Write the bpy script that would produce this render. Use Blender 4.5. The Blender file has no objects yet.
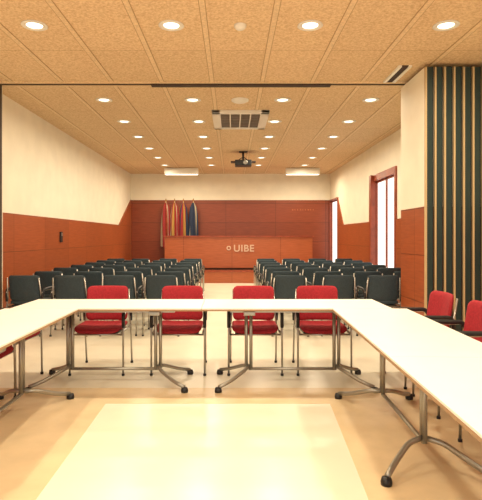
import bpy, bmesh, math
from mathutils import Vector, Matrix
scene=bpy.context.scene
scene.view_settings.view_transform='Standard'
COL=scene.collection
H=3.42; XL=-3.3; XR=3.2; YB=16.3; CZ=1.36; WT=.06

# ---------------- materials ----------------
def newmat(name):
    m=bpy.data.materials.new(name); m.use_nodes=True
    nt=m.node_tree; b=nt.nodes['Principled BSDF']
    return m,nt,b
def plain(name,c,rough=.5,metal=0,noise=0.0,scale=30,emit=None,es=0,bump=0):
    m,nt,b=newmat(name)
    b.inputs['Base Color'].default_value=(*c,1); b.inputs['Roughness'].default_value=rough
    b.inputs['Metallic'].default_value=metal
    tc=nt.nodes.new('ShaderNodeTexCoord'); n=nt.nodes.new('ShaderNodeTexNoise'); n.inputs['Scale'].default_value=scale
    n.inputs['Detail'].default_value=4
    nt.links.new(tc.outputs['Object'],n.inputs['Vector'])
    if noise>0:
        r=nt.nodes.new('ShaderNodeValToRGB'); e=r.color_ramp.elements
        e[0].position=.35; e[1].position=.65
        e[0].color=(*[x*(1-noise) for x in c],1); e[1].color=(*[min(1,x*(1+noise)) for x in c],1)
        nt.links.new(n.outputs['Fac'],r.inputs['Fac']); nt.links.new(r.outputs['Color'],b.inputs['Base Color'])
    if bump>0:
        bp=nt.nodes.new('ShaderNodeBump'); bp.inputs['Strength'].default_value=bump; bp.inputs['Distance'].default_value=.01
        nt.links.new(n.outputs['Fac'],bp.inputs['Height']); nt.links.new(bp.outputs['Normal'],b.inputs['Normal'])
    if emit:
        b.inputs['Emission Color'].default_value=(*emit,1); b.inputs['Emission Strength'].default_value=es
    return m
def wood(name,axis,c1,c2,bw=1.25,rh=.57,rough=.35,off=(0,0)):
    m,nt,b=newmat(name); L=nt.links.new
    tc=nt.nodes.new('ShaderNodeTexCoord'); sp=nt.nodes.new('ShaderNodeSeparateXYZ'); L(tc.outputs['Object'],sp.inputs[0])
    cb=nt.nodes.new('ShaderNodeCombineXYZ')
    ax=nt.nodes.new('ShaderNodeMath'); ax.operation='ADD'; ax.inputs[1].default_value=off[0]
    az=nt.nodes.new('ShaderNodeMath'); az.operation='ADD'; az.inputs[1].default_value=off[1]
    L(sp.outputs[axis],ax.inputs[0]); L(sp.outputs['Z'],az.inputs[0])
    L(ax.outputs[0],cb.inputs['X']); L(az.outputs[0],cb.inputs['Y'])
    br=nt.nodes.new('ShaderNodeTexBrick'); br.offset=0; br.inputs['Scale'].default_value=1
    br.inputs['Brick Width'].default_value=bw; br.inputs['Row Height'].default_value=rh
    br.inputs['Mortar Size'].default_value=.006; br.inputs['Mortar Smooth'].default_value=.1
    br.inputs['Color1'].default_value=(*c1,1); br.inputs['Color2'].default_value=(*[x*.86 for x in c1],1)
    br.inputs['Mortar'].default_value=(*[x*.45 for x in c1],1)
    L(cb.outputs[0],br.inputs['Vector'])
    mp=nt.nodes.new('ShaderNodeMapping'); mp.inputs['Scale'].default_value=(1.2,14,1); L(cb.outputs[0],mp.inputs['Vector'])
    n=nt.nodes.new('ShaderNodeTexNoise'); n.inputs['Scale'].default_value=3; n.inputs['Detail'].default_value=6; L(mp.outputs[0],n.inputs['Vector'])
    r=nt.nodes.new('ShaderNodeValToRGB'); r.color_ramp.elements[0].position=.3; r.color_ramp.elements[1].position=.7
    r.color_ramp.elements[0].color=(.75,.7,.65,1); r.color_ramp.elements[1].color=(1.0,1.0,1.0,1); L(n.outputs['Fac'],r.inputs['Fac'])
    mx=nt.nodes.new('ShaderNodeMixRGB'); mx.blend_type='MULTIPLY'; mx.inputs[0].default_value=1
    L(br.outputs['Color'],mx.inputs[1]); L(r.outputs['Color'],mx.inputs[2]); L(mx.outputs[0],b.inputs['Base Color'])
    b.inputs['Roughness'].default_value=rough
    return m
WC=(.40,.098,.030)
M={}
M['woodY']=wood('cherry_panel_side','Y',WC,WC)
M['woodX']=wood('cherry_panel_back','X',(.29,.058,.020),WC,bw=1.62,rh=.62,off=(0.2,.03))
M['woodD']=wood('cherry_desk','X',(.46,.12,.040),WC,bw=1.48,rh=3)
M['woodF']=plain('cherry_frame',(.28,.052,.02),.35,noise=.2,scale=8)
M['cream']=plain('cream_paint',(.86,.80,.65),.7,noise=.03,scale=3)
M['white']=plain('white_metal',(.8,.77,.68),.4)
M['chrome']=plain('satin_steel',(.40,.38,.34),.3,.9)
M['grey']=plain('grey_table_metal',(.36,.34,.29),.35,.7)
M['black']=plain('black_plastic',(.012,.012,.013),.45)
M['red']=plain('red_fabric',(.34,.012,.022),.85,noise=.15,scale=60,bump=.2)
M['blue']=plain('dark_blue_fabric',(.026,.044,.056),.8,noise=.15,scale=60)
M['laminate']=plain('cream_laminate',(.85,.83,.76),.38,noise=.015,scale=5)
M['edge']=plain('table_edge_band',(.36,.22,.11),.5)
M['green']=plain('dark_green_seal',(.012,.030,.025),.5)
M['alu']=plain('cream_profile',(.55,.40,.21),.45,.1)
M['lamp']=plain('lamp_glow',(1,.95,.85),.5,emit=(1,.93,.75),es=3)
M['slot']=plain('dark_slot',(.05,.03,.02),.7)
M['batten']=plain('ceiling_batten',(.76,.57,.34),.6,noise=.12,scale=40)
M['battenline']=plain('ceiling_joint',(.46,.30,.15),.7)
M['skirt']=plain('skirting_wood',(.25,.06,.02),.5)
M['yel']=plain('flag_yellow',(.40,.22,.05),.8); M['fred']=plain('flag_red',(.28,.02,.02),.8); M['fblue']=plain('flag_blue',(.018,.03,.065),.8); M['fwh']=plain('flag_white',(.42,.34,.23),.8)
M['letter']=plain('sign_letters',(.62,.42,.30),.5)
# ceiling
m,nt,b=newmat('osb_ceiling'); L=nt.links.new
tc=nt.nodes.new('ShaderNodeTexCoord'); n1=nt.nodes.new('ShaderNodeTexNoise'); n1.inputs['Scale'].default_value=42; n1.inputs['Detail'].default_value=5; n1.inputs['Roughness'].default_value=.7
L(tc.outputs['Object'],n1.inputs['Vector']); r=nt.nodes.new('ShaderNodeValToRGB'); r.color_ramp.elements[0].position=.34; r.color_ramp.elements[1].position=.62
r.color_ramp.elements[0].color=(.59,.39,.20,1); r.color_ramp.elements[1].color=(.85,.64,.39,1); L(n1.outputs['Fac'],r.inputs['Fac'])
br=nt.nodes.new('ShaderNodeTexBrick'); br.offset=0; br.inputs['Scale'].default_value=1; br.inputs['Brick Width'].default_value=.665; br.inputs['Row Height'].default_value=1.33
br.inputs['Mortar Size'].default_value=.004; br.inputs['Color1'].default_value=(1,1,1,1); br.inputs['Color2'].default_value=(.93,.93,.92,1); br.inputs['Mortar'].default_value=(.6,.52,.45,1)
mp=nt.nodes.new('ShaderNodeMapping'); mp.inputs['Location'].default_value=(.265,-.2,0); L(tc.outputs['Object'],mp.inputs['Vector']); L(mp.outputs[0],br.inputs['Vector'])
mx=nt.nodes.new('ShaderNodeMixRGB'); mx.blend_type='MULTIPLY'; mx.inputs[0].default_value=1; L(r.outputs['Color'],mx.inputs[1]); L(br.outputs['Color'],mx.inputs[2]); L(mx.outputs[0],b.inputs['Base Color'])
b.inputs['Roughness'].default_value=.75; M['ceil']=m
M['floorL']=plain('cream_stone',(.86,.80,.64),.25,noise=.03,scale=2.5)
M['floorT']=plain('tan_stone',(.77,.60,.37),.27,noise=.06,scale=4)

# ---------------- mesh builder ----------------
class MB:
    def __init__(s): s.v=[]; s.f=[]; s.m=[]; s.sm=[]; s.mats=[]
    def mi(s,k):
        if k not in s.mats: s.mats.append(k)
        return s.mats.index(k)
    def add(s,vs,fs,k,smooth=False,T=None):
        o=len(s.v); i=s.mi(k)
        for p in vs:
            p=Vector(p)
            if T is not None: p=T@p
            s.v.append(p)
        for f in fs: s.f.append([o+a for a in f]); s.m.append(i); s.sm.append(smooth)
    def box(s,a,b,k,T=None,bev=0):
        x0,y0,z0=[min(a[i],b[i]) for i in range(3)]; x1,y1,z1=[max(a[i],b[i]) for i in range(3)]
        if bev>0:
            bm=bmesh.new(); bmesh.ops.create_cube(bm,size=1)
            for v in bm.verts: v.co=Vector(((x0+x1)/2+v.co.x*(x1-x0),(y0+y1)/2+v.co.y*(y1-y0),(z0+z1)/2+v.co.z*(z1-z0)))
            bmesh.ops.bevel(bm,geom=list(bm.edges),offset=bev,segments=2,affect='EDGES',profile=.7)
            bm.verts.index_update()
            s.add([v.co.copy() for v in bm.verts],[[v.index for v in f.verts] for f in bm.faces],k,False,T); bm.free(); return
        vs=[(x0,y0,z0),(x1,y0,z0),(x1,y1,z0),(x0,y1,z0),(x0,y0,z1),(x1,y0,z1),(x1,y1,z1),(x0,y1,z1)]
        s.add(vs,[(0,3,2,1),(4,5,6,7),(0,1,5,4),(1,2,6,5),(2,3,7,6),(3,0,4,7)],k,False,T)
    def tube(s,pts,r,k,n=8,T=None,smooth_pts=True,flat=1.0):
        P=[Vector(p) for p in pts]
        if smooth_pts and len(P)>2:
            Q=[P[0]]
            for i in range(1,len(P)-1):
                a,b_,c=P[i-1],P[i],P[i+1]
                l=min((a-b_).length,(c-b_).length)*.4
                p0=b_+(a-b_).normalized()*l; p2=b_+(c-b_).normalized()*l
                for t in (0,.25,.5,.75,1): Q.append((1-t)**2*p0+2*t*(1-t)*b_+t*t*p2)
            Q.append(P[-1]); P=Q
        vs=[];fs=[]; up=None
        for i,p in enumerate(P):
            d=(P[min(i+1,len(P)-1)]-P[max(i-1,0)]).normalized()
            if up is None:
                up=Vector((0,0,1)) if abs(d.z)<.9 else Vector((1,0,0))
            x=d.cross(up).normalized(); up=x.cross(d).normalized()
            rr=r[min(i,len(r)-1)] if isinstance(r,(list,tuple)) else r
            for j in range(n):
                a=2*math.pi*j/n; vs.append(p+x*math.cos(a)*rr*flat+up*math.sin(a)*rr)
        for i in range(len(P)-1):
            for j in range(n): fs.append((i*n+j,i*n+(j+1)%n,(i+1)*n+(j+1)%n,(i+1)*n+j))
        fs.append(tuple(range(n))[::-1]); fs.append(tuple((len(P)-1)*n+j for j in range(n)))
        s.add(vs,fs,k,True,T)
    def lathe(s,prof,k,n=20,T=None,smooth=True):
        vs=[];fs=[]
        for r_,z in prof:
            for j in range(n):
                a=2*math.pi*j/n; vs.append((r_*math.cos(a),r_*math.sin(a),z))
        for i in range(len(prof)-1):
            for j in range(n): fs.append((i*n+j,i*n+(j+1)%n,(i+1)*n+(j+1)%n,(i+1)*n+j))
        s.add(vs,fs,k,smooth,T)
    def disc(s,r_,z,k,n=20,T=None):
        s.add([(r_*math.cos(2*math.pi*j/n),r_*math.sin(2*math.pi*j/n),z) for j in range(n)],[tuple(range(n))],k,False,T)
    def pillow(s,w,h,t,rc,fn,k,kback=None):
        out=[]; nc=5
        for cx,cy,a0 in ((w/2-rc,h/2-rc,0),(-w/2+rc,h/2-rc,90),(-w/2+rc,-h/2+rc,180),(w/2-rc,-h/2+rc,270)):
            for i in range(nc):
                a=math.radians(a0+90*i/(nc-1)); out.append((cx+rc*math.cos(a),cy+rc*math.sin(a)))
            nxt={0:(-w/2+rc,h/2),90:(-w/2,-h/2+rc),180:(w/2-rc,-h/2),270:(w/2,h/2-rc)}[a0]
            l=out[-1]
            for q in (.25,.5,.75): out.append((l[0]+(nxt[0]-l[0])*q,l[1]+(nxt[1]-l[1])*q))
        n=len(out)
        rings=[(.02,.5),(.35,.5),(.7,.48),(.88,.42),(.97,.28),(1,0),(.97,-.28),(.88,-.42),(.7,-.48),(.35,-.5),(.02,-.5)]
        vs=[];fs=[]
        for sc,z in rings:
            for (a,b_) in out: vs.append(fn(a*sc,b_*sc,z*t))
        o=len(rings)
        f1=[];f2=[]
        for i in range(o-1):
            for j in range(n):
                q=(i*n+j,i*n+(j+1)%n,(i+1)*n+(j+1)%n,(i+1)*n+j)
                (f1 if i<5 else f2).append(q)
        f1.append(tuple(range(n))); f2.append(tuple((o-1)*n+j for j in range(n))[::-1])
        if kback is None: s.add(vs,f1+f2,k,True)
        else: s.add(vs,f1,k,True); s.add(vs,f2,kback,True)
    def mesh(s,name):
        me=bpy.data.meshes.new(name); me.from_pydata([tuple(v) for v in s.v],[],s.f); 
        for k in s.mats: me.materials.append(M[k])
        for p,i,q in zip(me.polygons,s.m,s.sm): p.material_index=i; p.use_smooth=q
        bm=bmesh.new(); bm.from_mesh(me); bmesh.ops.recalc_face_normals(bm,faces=bm.faces); bm.to_mesh(me); bm.free()
        me.update(); return me
    def obj(s,name,loc=(0,0,0),rot=0):
        return put(s.mesh(name),name,loc,rot)
def put(me,name,loc=(0,0,0),rot=0):
    o=bpy.data.objects.new(name,me); COL.objects.link(o); o.location=loc; o.rotation_euler=(0,0,rot); return o
def simple(name,a,b,k,bev=0):
    q=MB(); q.box(a,b,k,bev=bev); return q.obj(name)

# ---------------- shell ----------------
Y0=-2.0
q=MB()
q.box((XL-.3,Y0,-.15),(XR+WT,YB+.3,0),'floorL')
q.obj('floor')
q=MB()   # tan stone band inlaid around the U
def slabz(pts,z=.002):
    n=len(pts); q.add([(a,b_,0) for a,b_ in pts]+[(a,b_,z) for a,b_ in pts],[tuple(range(n,2*n))]+[(i,(i+1)%n,n+(i+1)%n,n+i) for i in range(n)],'floorT')
slabz([(XL,Y0),(-.97,Y0),(-1.03,4.08),(-1.03,4.5),(XL,4.5)])
slabz([(.42,Y0),(XR,Y0),(XR,4.5),(.80,4.5),(.80,4.08)])
slabz([(-1.03,4.08),(.80,4.08),(.80,4.5),(-1.03,4.5)])
q.obj('floor_tan_inlay')
simple('ceiling',(XL-.3,Y0,H),(XR+WT,YB+.3,H+.15),'ceil')
q=MB()
x=.40-.665*5
while x<XR-.05:
    if x>XL+.05:
        q.box((x-.024,Y0,H-.006),(x+.024,YB,H),'batten')
        for d in (-.028,.028): q.box((x+d-.004,Y0,H-.004),(x+d+.004,YB,H),'battenline')
    x+=.665
q.obj('trim_ceiling_battens')
simple('wall_left',(XL-.3,Y0,0),(XL,YB,H),'cream')
simple('wall_back',(XL-.3,YB,0),(XR+WT,YB+.3,H),'cream')
W1=(9.75,11.2,2.62); W2=(15.05,16.22,2.53)
q=MB()
for a,b_,z0,z1 in ((Y0,W1[0],0,H),(W1[0],W1[1],W1[2],H),(W1[1],W2[0],0,H),(W2[0],W2[1],W2[2],H),(W2[1],YB,0,H)):
    q.box((XR,a,z0),(XR+WT,b_,z1),'cream')
q.obj('wall_right')
def poly_panel(name,side,pts,k):
    q=MB(); x0=XL if side<0 else XR; x1=x0-side*.03
    n=len(pts); vs=[(x0,a,b_) for a,b_ in pts]+[(x1,a,b_) for a,b_ in pts]
    fs=[tuple(range(n)),tuple(range(n,2*n))]+[(i,(i+1)%n,n+(i+1)%n,n+i) for i in range(n)]
    q.add(vs,fs,k); return q.obj(name)
poly_panel('trim_wainscot_left',-1,[(Y0,0),(16.27,0),(16.27,2.56),(16.2,2.56),(14.5,1.71),(Y0,1.71)],'woodY')
q=MB()
def slab(q,pts):
    n=len(pts); q.add([(XR,a,b_) for a,b_ in pts]+[(XR-.03,a,b_) for a,b_ in pts],[tuple(range(n)),tuple(range(n,2*n))]+[(i,(i+1)%n,n+(i+1)%n,n+i) for i in range(n)],'woodY')
slab(q,[(Y0,0),(W1[0]-.06,0),(W1[0]-.06,1.71),(Y0,1.71)])
slab(q,[(W1[1]+.1,0),(W2[0]-.03,0),(W2[0]-.03,2.5),(14.3,1.71),(W1[1]+.1,1.71)])
q.obj('trim_wainscot_right')
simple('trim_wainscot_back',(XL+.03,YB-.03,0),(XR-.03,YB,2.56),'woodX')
simple('baseboard_left',(XL+.03,Y0,0),(XL+.045,14.6,.09),'skirt')
def window(name,y0,y1,zt,fn,ff,proud,n,zb=0):
    q=MB(); x1=XR+WT
    q.box((XR-.035,y0-fn,zb),(x1,y0+.02,zt+ff),'woodF'); q.box((XR-proud,y1-.02,zb),(x1,min(y1+ff,YB-.04),zt+ff),'woodF')
    q.box((XR-.035,y0,zt-.02),(x1,y1,zt+ff),'woodF')
    if zb>0: q.box((XR,y0,0),(x1,y1,zb),'woodF')
    ww=(y1-y0-.04)/n
    for i in range(n):
        a=y0+.02+i*ww; b_=a+ww; X0,X1=x1-.035,x1-.005
        q.box((X0,a,zb+.02),(X1,a+.03,zt-.02),'woodF'); q.box((X0,b_-.03,zb+.02),(X1,b_,zt-.02),'woodF')
        q.box((X0,a,zb+.02),(X1,b_,zb+.12),'woodF'); q.box((X0,a,zt-.06),(X1,b_,zt-.02),'woodF')
    q.obj(name)
window('window_1',W1[0],W1[1],W1[2],.06,.12,.10,2)
window('window_2',W2[0],W2[1],W2[2],.03,.03,.035,1,.37)
q=MB(); q.box((XL+.03,6.62,0),(-3.12,6.8,H),'cream'); q.box((-3.12,6.68,0),(-3.10,6.74,H),'slot'); q.obj('partition_jamb')
q=MB()
q.box((XL,6.62,H-.02),(XR,6.65,H),'batten'); q.box((XL,6.75,H-.02),(XR,6.78,H),'batten'); q.box((XL,6.65,H-.012),(-1.08,6.75,H),'battenline'); q.box((1.32,6.65,H-.012),(XR,6.75,H),'battenline')
q.box((XL,6.69,H-.022),(-1.08,6.71,H-.012),'slot'); q.box((1.32,6.69,H-.022),(XR,6.71,H-.012),'slot')
q.box((-1.08,6.65,H-.04),(1.32,6.75,H),'slot')
q.box((2.0,6.0,H-.02),(2.04,6.62,H),'white'); q.box((2.12,6.0,H-.02),(2.16,6.62,H),'white'); q.box((2.04,6.0,H-.012),(2.12,6.62,H),'slot')
q.obj('partition_ceiling_track')
q=MB(); x=2.28; pit=.112
for i in range(8):
    a=x+i*pit; b_=a+.095
    q.box((a,5.93,.03),(b_,6.75,1.72),'woodY'); q.box((a,5.93,1.722),(b_,6.75,H-.05),'cream')
    q.box((a,5.895,.03),(a+.020,5.93,H-.05),'alu'); q.box((b_-.006,5.9,.03),(b_,5.93,H-.05),'black')
    q.box((a+.020,5.905,.03),(b_-.006,5.93,H-.05),'green')
    q.box((b_,5.96,.03),(b_+.017,6.7,H-.05),'slot')
    q.box((a+.03,6.3,0),(a+.065,6.36,.03),'black')
    q.tube([(a+.0475,6.33,H-.05),(a+.0475,6.33,H-.02)],.012,'chrome')
q.obj('folding_partition')

# ---------------- chairs ----------------
def chair_mesh(name,fab,back):
    q=MB()
    q.pillow(.46,.46,.06,.07,lambda u,v,w:Vector((u,v-.01,.445+w+(.012*(u/.23)**2)-(.02 if v<-.18 else 0)*((-v-.18)/.05))),fab)
    q.box((-.2,-.19,.395),(.2,.19,.415),'black',bev=.006)
    def bf(u,v,w):
        zz=.655+v; return Vector((u,.258+(v)*.17-w-(.045*(u/.22)**2),zz))
    q.pillow(.44,.36,.045,.05,bf,fab,back)
    for s_ in (-1,1):
        q.tube([(s_*.262,-.215,0.01),(s_*.262,-.205,.61),(s_*.262,.20,.625),(s_*.245,.245,.59)],.010,'chrome')
        q.tube([(s_*.245,.30,0.01),(s_*.245,.235,.42),(s_*.235,.225,.52),(s_*.215,.285,.80)],.010,'chrome')
        q.tube([(s_*.245,.236,.42),(s_*.245,-.21,.42)],.010,'chrome')
        q.tube([(s_*.262,-.208,.47),(s_*.262,-.206,.625),(s_*.262,-.05,.638),(s_*.262,.20,.634),(s_*.25,.235,.58),(s_*.245,.24,.47)],.017,'black',flat=1.2)
        for yy,xx in ((-.215,.262),(.30,.245)): q.lathe([(0,0),(.015,0),(.015,.02),(.0,.02)],'black',10,T=Matrix.Translation((s_*xx,yy,0)))
    q.tube([(-.25,-.2,.40),(.25,-.2,.40)],.010,'chrome'); q.tube([(-.245,.22,.40),(.245,.22,.40)],.010,'chrome')
    return q.mesh(name)
red=chair_mesh('conference_chair','red','red'); blu=chair_mesh('auditorium_chair','blue','blue')
for X in (-1.33,-.53,.23,.91): put(red,'conference_chair',(X,5.12,0),0)
R=math.radians
for (X,Y,a) in ((1.75,4.74,-87),(1.76,4.0,-90),(1.72,3.05,-92),(1.66,2.2,-90)): put(red,'conference_chair',(X,Y,0),R(a))
for (X,Y,a) in ((-2.12,4.72,86),(-2.04,3.95,90),(-2.08,3.1,90)): put(red,'conference_chair',(X,Y,0),R(a))
import random; random.seed(4)
for i,Y in enumerate((7.15,7.95,8.85,9.75,10.65,11.55,12.45)):
    for X in (-2.85,-2.22,-1.59,-.96): put(blu,'auditorium_chair',(X+random.uniform(-.02,.02),Y+random.uniform(-.02,.03),0),math.pi+random.uniform(-.06,.06))
    for X in (.82,1.45,2.08,2.71):
        if i==0 and X>2.5: continue
        put(blu,'auditorium_chair',(X+random.uniform(-.02,.02),Y+random.uniform(-.02,.03),0),math.pi+random.uniform(-.06,.06))

# ---------------- tables ----------------
def table_mesh(name,Lx,D=.64):
    q=MB(); h=Lx/2
    q.box((-h,-D/2,.715),(h,D/2,.74),'laminate',bev=.002)
    q.box((-h-.0015,-D/2-.0015,.714),(h+.0015,D/2+.0015,.729),'edge')
    for y in (-.12,.12): q.box((-h+.25,y-.02,.675),(h-.25,y+.02,.715),'grey')
    for s_ in (-1,1):
        cx=s_*(h-.42)
        for d in (-.022,.022): q.tube([(cx+d,0,.13),(cx+d,0,.69)],.016,'grey',10,flat=1)
        q.box((cx-.05,-.26,.665),(cx+.05,.26,.70),'grey',bev=.006)
        for y in (-1,1):
            q.tube([(cx,0,.155),(cx+s_*.04,y*.10,.14),(cx+s_*.17,y*.22,.075),(cx+s_*.27,y*.29,.045)],.017,'grey',10)
            q.lathe([(0,0),(.030,0),(.032,.02),(.026,.042),(0,.046)],'black',14,T=Matrix.Translation((cx+s_*.275,y*.295,0)))
    q.tube([(-h+.42,0,.13),(h-.42,0,.13)],.014,'grey',10)
    return q.mesh(name)
t=table_mesh('conference_table',1.66); t2=table_mesh('conference_table_long',1.76)
put(t,'conference_table',(-1.10,4.67,0)); put(t,'conference_table',(.565,4.67,0))
A=R(90)
def side(x,y,a): put(t2,'conference_table',(x,y,0),a)
side(1.166,3.465,A-R(1.9)); side(1.107,1.703,A-R(1.9))
side(-1.645,3.465,A+R(.6)); side(-1.663,1.703,A+R(.6))

# ---------------- podium ----------------
q=MB(); q.box((-2.6,14.75,0),(XR-.07,YB-.04,.33),'woodD'); q.box((-2.6,14.72,.33),(XR-.07,YB-.04,.36),'woodF'); q.obj('stage_platform')
q=MB(); q.box((-2.05,15.22,.42),(2.45,15.3,1.36),'woodD'); q.box((-2.05,15.3,.42),(-1.97,15.75,1.36),'woodD'); q.box((2.37,15.3,.42),(2.45,15.75,1.36),'woodD')
q.box((-1.95,15.28,.36),(2.35,15.7,.43),'slot'); q.box((-2.09,15.18,1.36),(2.49,15.58,1.40),'woodF'); q.box((-1.97,15.4,1.05),(2.37,15.75,1.09),'woodF')
q.obj('speakers_desk')
cu=bpy.data.curves.new('sign','FONT'); cu.body='UIBE'; cu.size=.29; cu.extrude=.012; cu.align_x='CENTER'; cu.space_character=1.1; cu.offset=.005
tmp=bpy.data.objects.new('tmp',cu); COL.objects.link(tmp); dg=bpy.context.evaluated_depsgraph_get(); dg.update()
me=bpy.data.meshes.new_from_object(tmp.evaluated_get(dg)); bpy.data.objects.remove(tmp)
me.materials.clear(); me.materials.append(M['letter'])
o=put(me,'desk_sign_lettering',(.36,15.207,.92)); o.rotation_euler=(math.pi/2,0,0)
q=MB(); q.lathe([(.07,0),(.07,.02),(.035,.02),(.035,0),(.07,0)],'letter',20); o=q.obj('desk_sign_emblem',(-.10,15.219,1.02)); o.rotation_euler=(math.pi/2,0,0)
q=MB(); 
for i in range(9): q.box((1.95+i*.085,YB-.035,2.22),(1.95+i*.085+(.03 if i%3 else .05),YB-.03,2.27),'woodD')
q.obj('wall_sign_lettering')
def flag(cols,X,Y):
    q=MB(); q.lathe([(0,0),(.14,0),(.14,.03),(.03,.05),(0,.05)],'alu',18)
    q.tube([(0,0,.03),(0,0,2.15)],.014,'alu'); q.lathe([(0,2.15),(.025,2.18),(0,2.25)],'yel',10)
    n=48; zs=[2.10,1.95,1.7,1.4,1.1,.85,.7]; rs=[.03,.09,.115,.125,.13,.135,.13]
    vs=[]
    for zz,r0 in zip(zs,rs):
        for j in range(n):
            a=2*math.pi*j/n; r1=r0*(1+.28*math.sin(a*6+zz*1.5)); vs.append((r1*math.cos(a),r1*.75*math.sin(a),zz-(.12*math.cos(a*.5)**2 if zz<.8 else 0)))
    for j in range(n):
        k=cols[(j*len(cols)*3//n)%len(cols)]
        fs=[(i*n+j,i*n+(j+1)%n,(i+1)*n+(j+1)%n,(i+1)*n+j) for i in range(len(zs)-1)]
        idx=sorted({a for f in fs for a in f}); mp_={a:i for i,a in enumerate(idx)}
        q.add([vs[a] for a in idx],[[mp_[a] for a in f] for f in fs],k,True)
    q.obj('flag_on_pole',(X,Y,.36))
flag(['fred','woodF','fwh','fred'],-2.12,16.04); flag(['yel','fred','fwh','fred'],-1.84,16.04); flag(['fred','yel','fred','fblue'],-1.56,16.04); flag(['fblue','fblue','fblue','fwh','fblue'],-1.24,16.04)
q=MB(); q.box((XL+.03,9.48,1.26),(XL+.06,9.58,1.46),'black',bev=.008); q.box((XL+.06,9.50,1.38),(XL+.063,9.56,1.44),'grey'); q.obj('wall_control_box')

# ---------------- ceiling fittings ----------------
q=MB()
q.lathe([(.12,0),(.125,-.008),(.112,-.014),(.085,-.012),(.075,-.003)],'white',28); q.disc(.08,-.004,'lamp',28)
dl=q.mesh('recessed_downlight')
LX=(-1.92,-.59,.76,2.08)
for Y in (-.4,2.2,4.86,7.5,8.9,10.25,11.6,12.95,14.3):
    for X in LX:
        o=put(dl,'recessed_downlight',(X,Y,H))
        l=bpy.data.lights.new('downlight_lamp','AREA'); l.shape='DISK'; l.size=.13; l.energy=(25 if Y<6 else (17 if Y<11 else 13.5)); l.color=(1,.87,.65); l.spread=math.radians(170)
        lo=bpy.data.objects.new('lamp',l); COL.objects.link(lo); lo.parent=o; lo.location=(0,0,-.016)
q=MB(); x0,x1,y0,y1=-.33,.61,8.1,9.35
q.box((x0,y0,H-.05),(x1,y0+.10,H),'white',bev=.01); q.box((x0,y1-.10,H-.05),(x1,y1,H),'white',bev=.01)
q.box((x0,y0,H-.05),(x0+.14,y1,H),'white',bev=.01); q.box((x1-.14,y0,H-.05),(x1,y1,H),'white',bev=.01)
q.box((x0+.14,y0+.1,H-.012),(x1-.14,y1-.1,H-.002),'slot')
for i in range(9):
    yy=y0+.14+i*.12; q.box((x0+.14,yy,H-.035),(x1-.14,yy+.03,H-.012),'grey')
for xx in (x0+.3,(x0+x1)/2,x1-.3): q.box((xx-.01,y0+.1,H-.045),(xx+.01,y1-.1,H-.03),'white')
q.obj('air_conditioning_cassette')
for (X,Y,r_) in ((.08,4.86,.06),(.12,7.5,.13)):
    q=MB(); q.lathe([(r_,0),(r_,-.02),(r_*.7,-.04),(r_*.3,-.045),(0,-.045)],'white',20); q.obj('smoke_detector' if r_<.1 else 'ceiling_speaker',(X,Y,H))
q=MB(); q.box((-.2,-.17,-.07),(.2,.17,.07),'black',bev=.02); q.tube([(0,0,.06),(0,0,.28)],.025,'black'); q.box((-.1,-.1,.265),(.1,.1,.28),'black'); q.box((-.3,-.12,.02),(.3,.12,.04),'black')
for a in (-.14,.14): q.tube([(a,0,.06),(0,0,.16)],.01,'black')
T=Matrix.Translation((-.09,.17,0))@Matrix.Rotation(-math.pi/2,4,'X'); q.lathe([(.05,0),(.055,.04),(.04,.045),(0,.02)],'grey',16,T=T)
T=Matrix.Translation((.05,-.17,0))@Matrix.Rotation(math.pi/2,4,'X'); q.lathe([(.05,0),(.055,.03),(.04,.03),(0,.02)],'grey',16,T=T)
q.obj('ceiling_projector',(.27,12.1,H-.28))
for X in (-1.5,2.1):
    q=MB(); q.box((-.5,-.1,-.2),(.5,.1,-.02),'white',bev=.01); q.box((-.48,-.08,-.204),(.48,.08,-.20),'lamp')
    for a in (-.4,.4): q.tube([(a,0,-.02),(a,0,0)],.01,'chrome')
    o=q.obj('linear_ceiling_light',(X,14.9,H))
    l=bpy.data.lights.new('linear_lamp','AREA'); l.shape='RECTANGLE'; l.size=.95; l.size_y=.15; l.energy=30; l.color=(1,.85,.60)
    lo=bpy.data.objects.new('lamp',l); COL.objects.link(lo); lo.parent=o; lo.location=(0,0,-.21)

# ---------------- world & camera ----------------
w=bpy.data.worlds.new('World'); scene.world=w; w.use_nodes=True
bg=w.node_tree.nodes['Background']; bg.inputs[0].default_value=(1,.95,.86,1); bg.inputs[1].default_value=1.7
cd=bpy.data.cameras.new('Camera'); cam=bpy.data.objects.new('Camera',cd); COL.objects.link(cam)
cam.location=(0,0,CZ); cam.rotation_euler=(math.pi/2,0,0); cd.lens=36; cd.sensor_width=36; cd.sensor_fit='AUTO'
cd.shift_x=9/500; cd.shift_y=-13/500; cd.clip_start=.05
scene.camera=cam
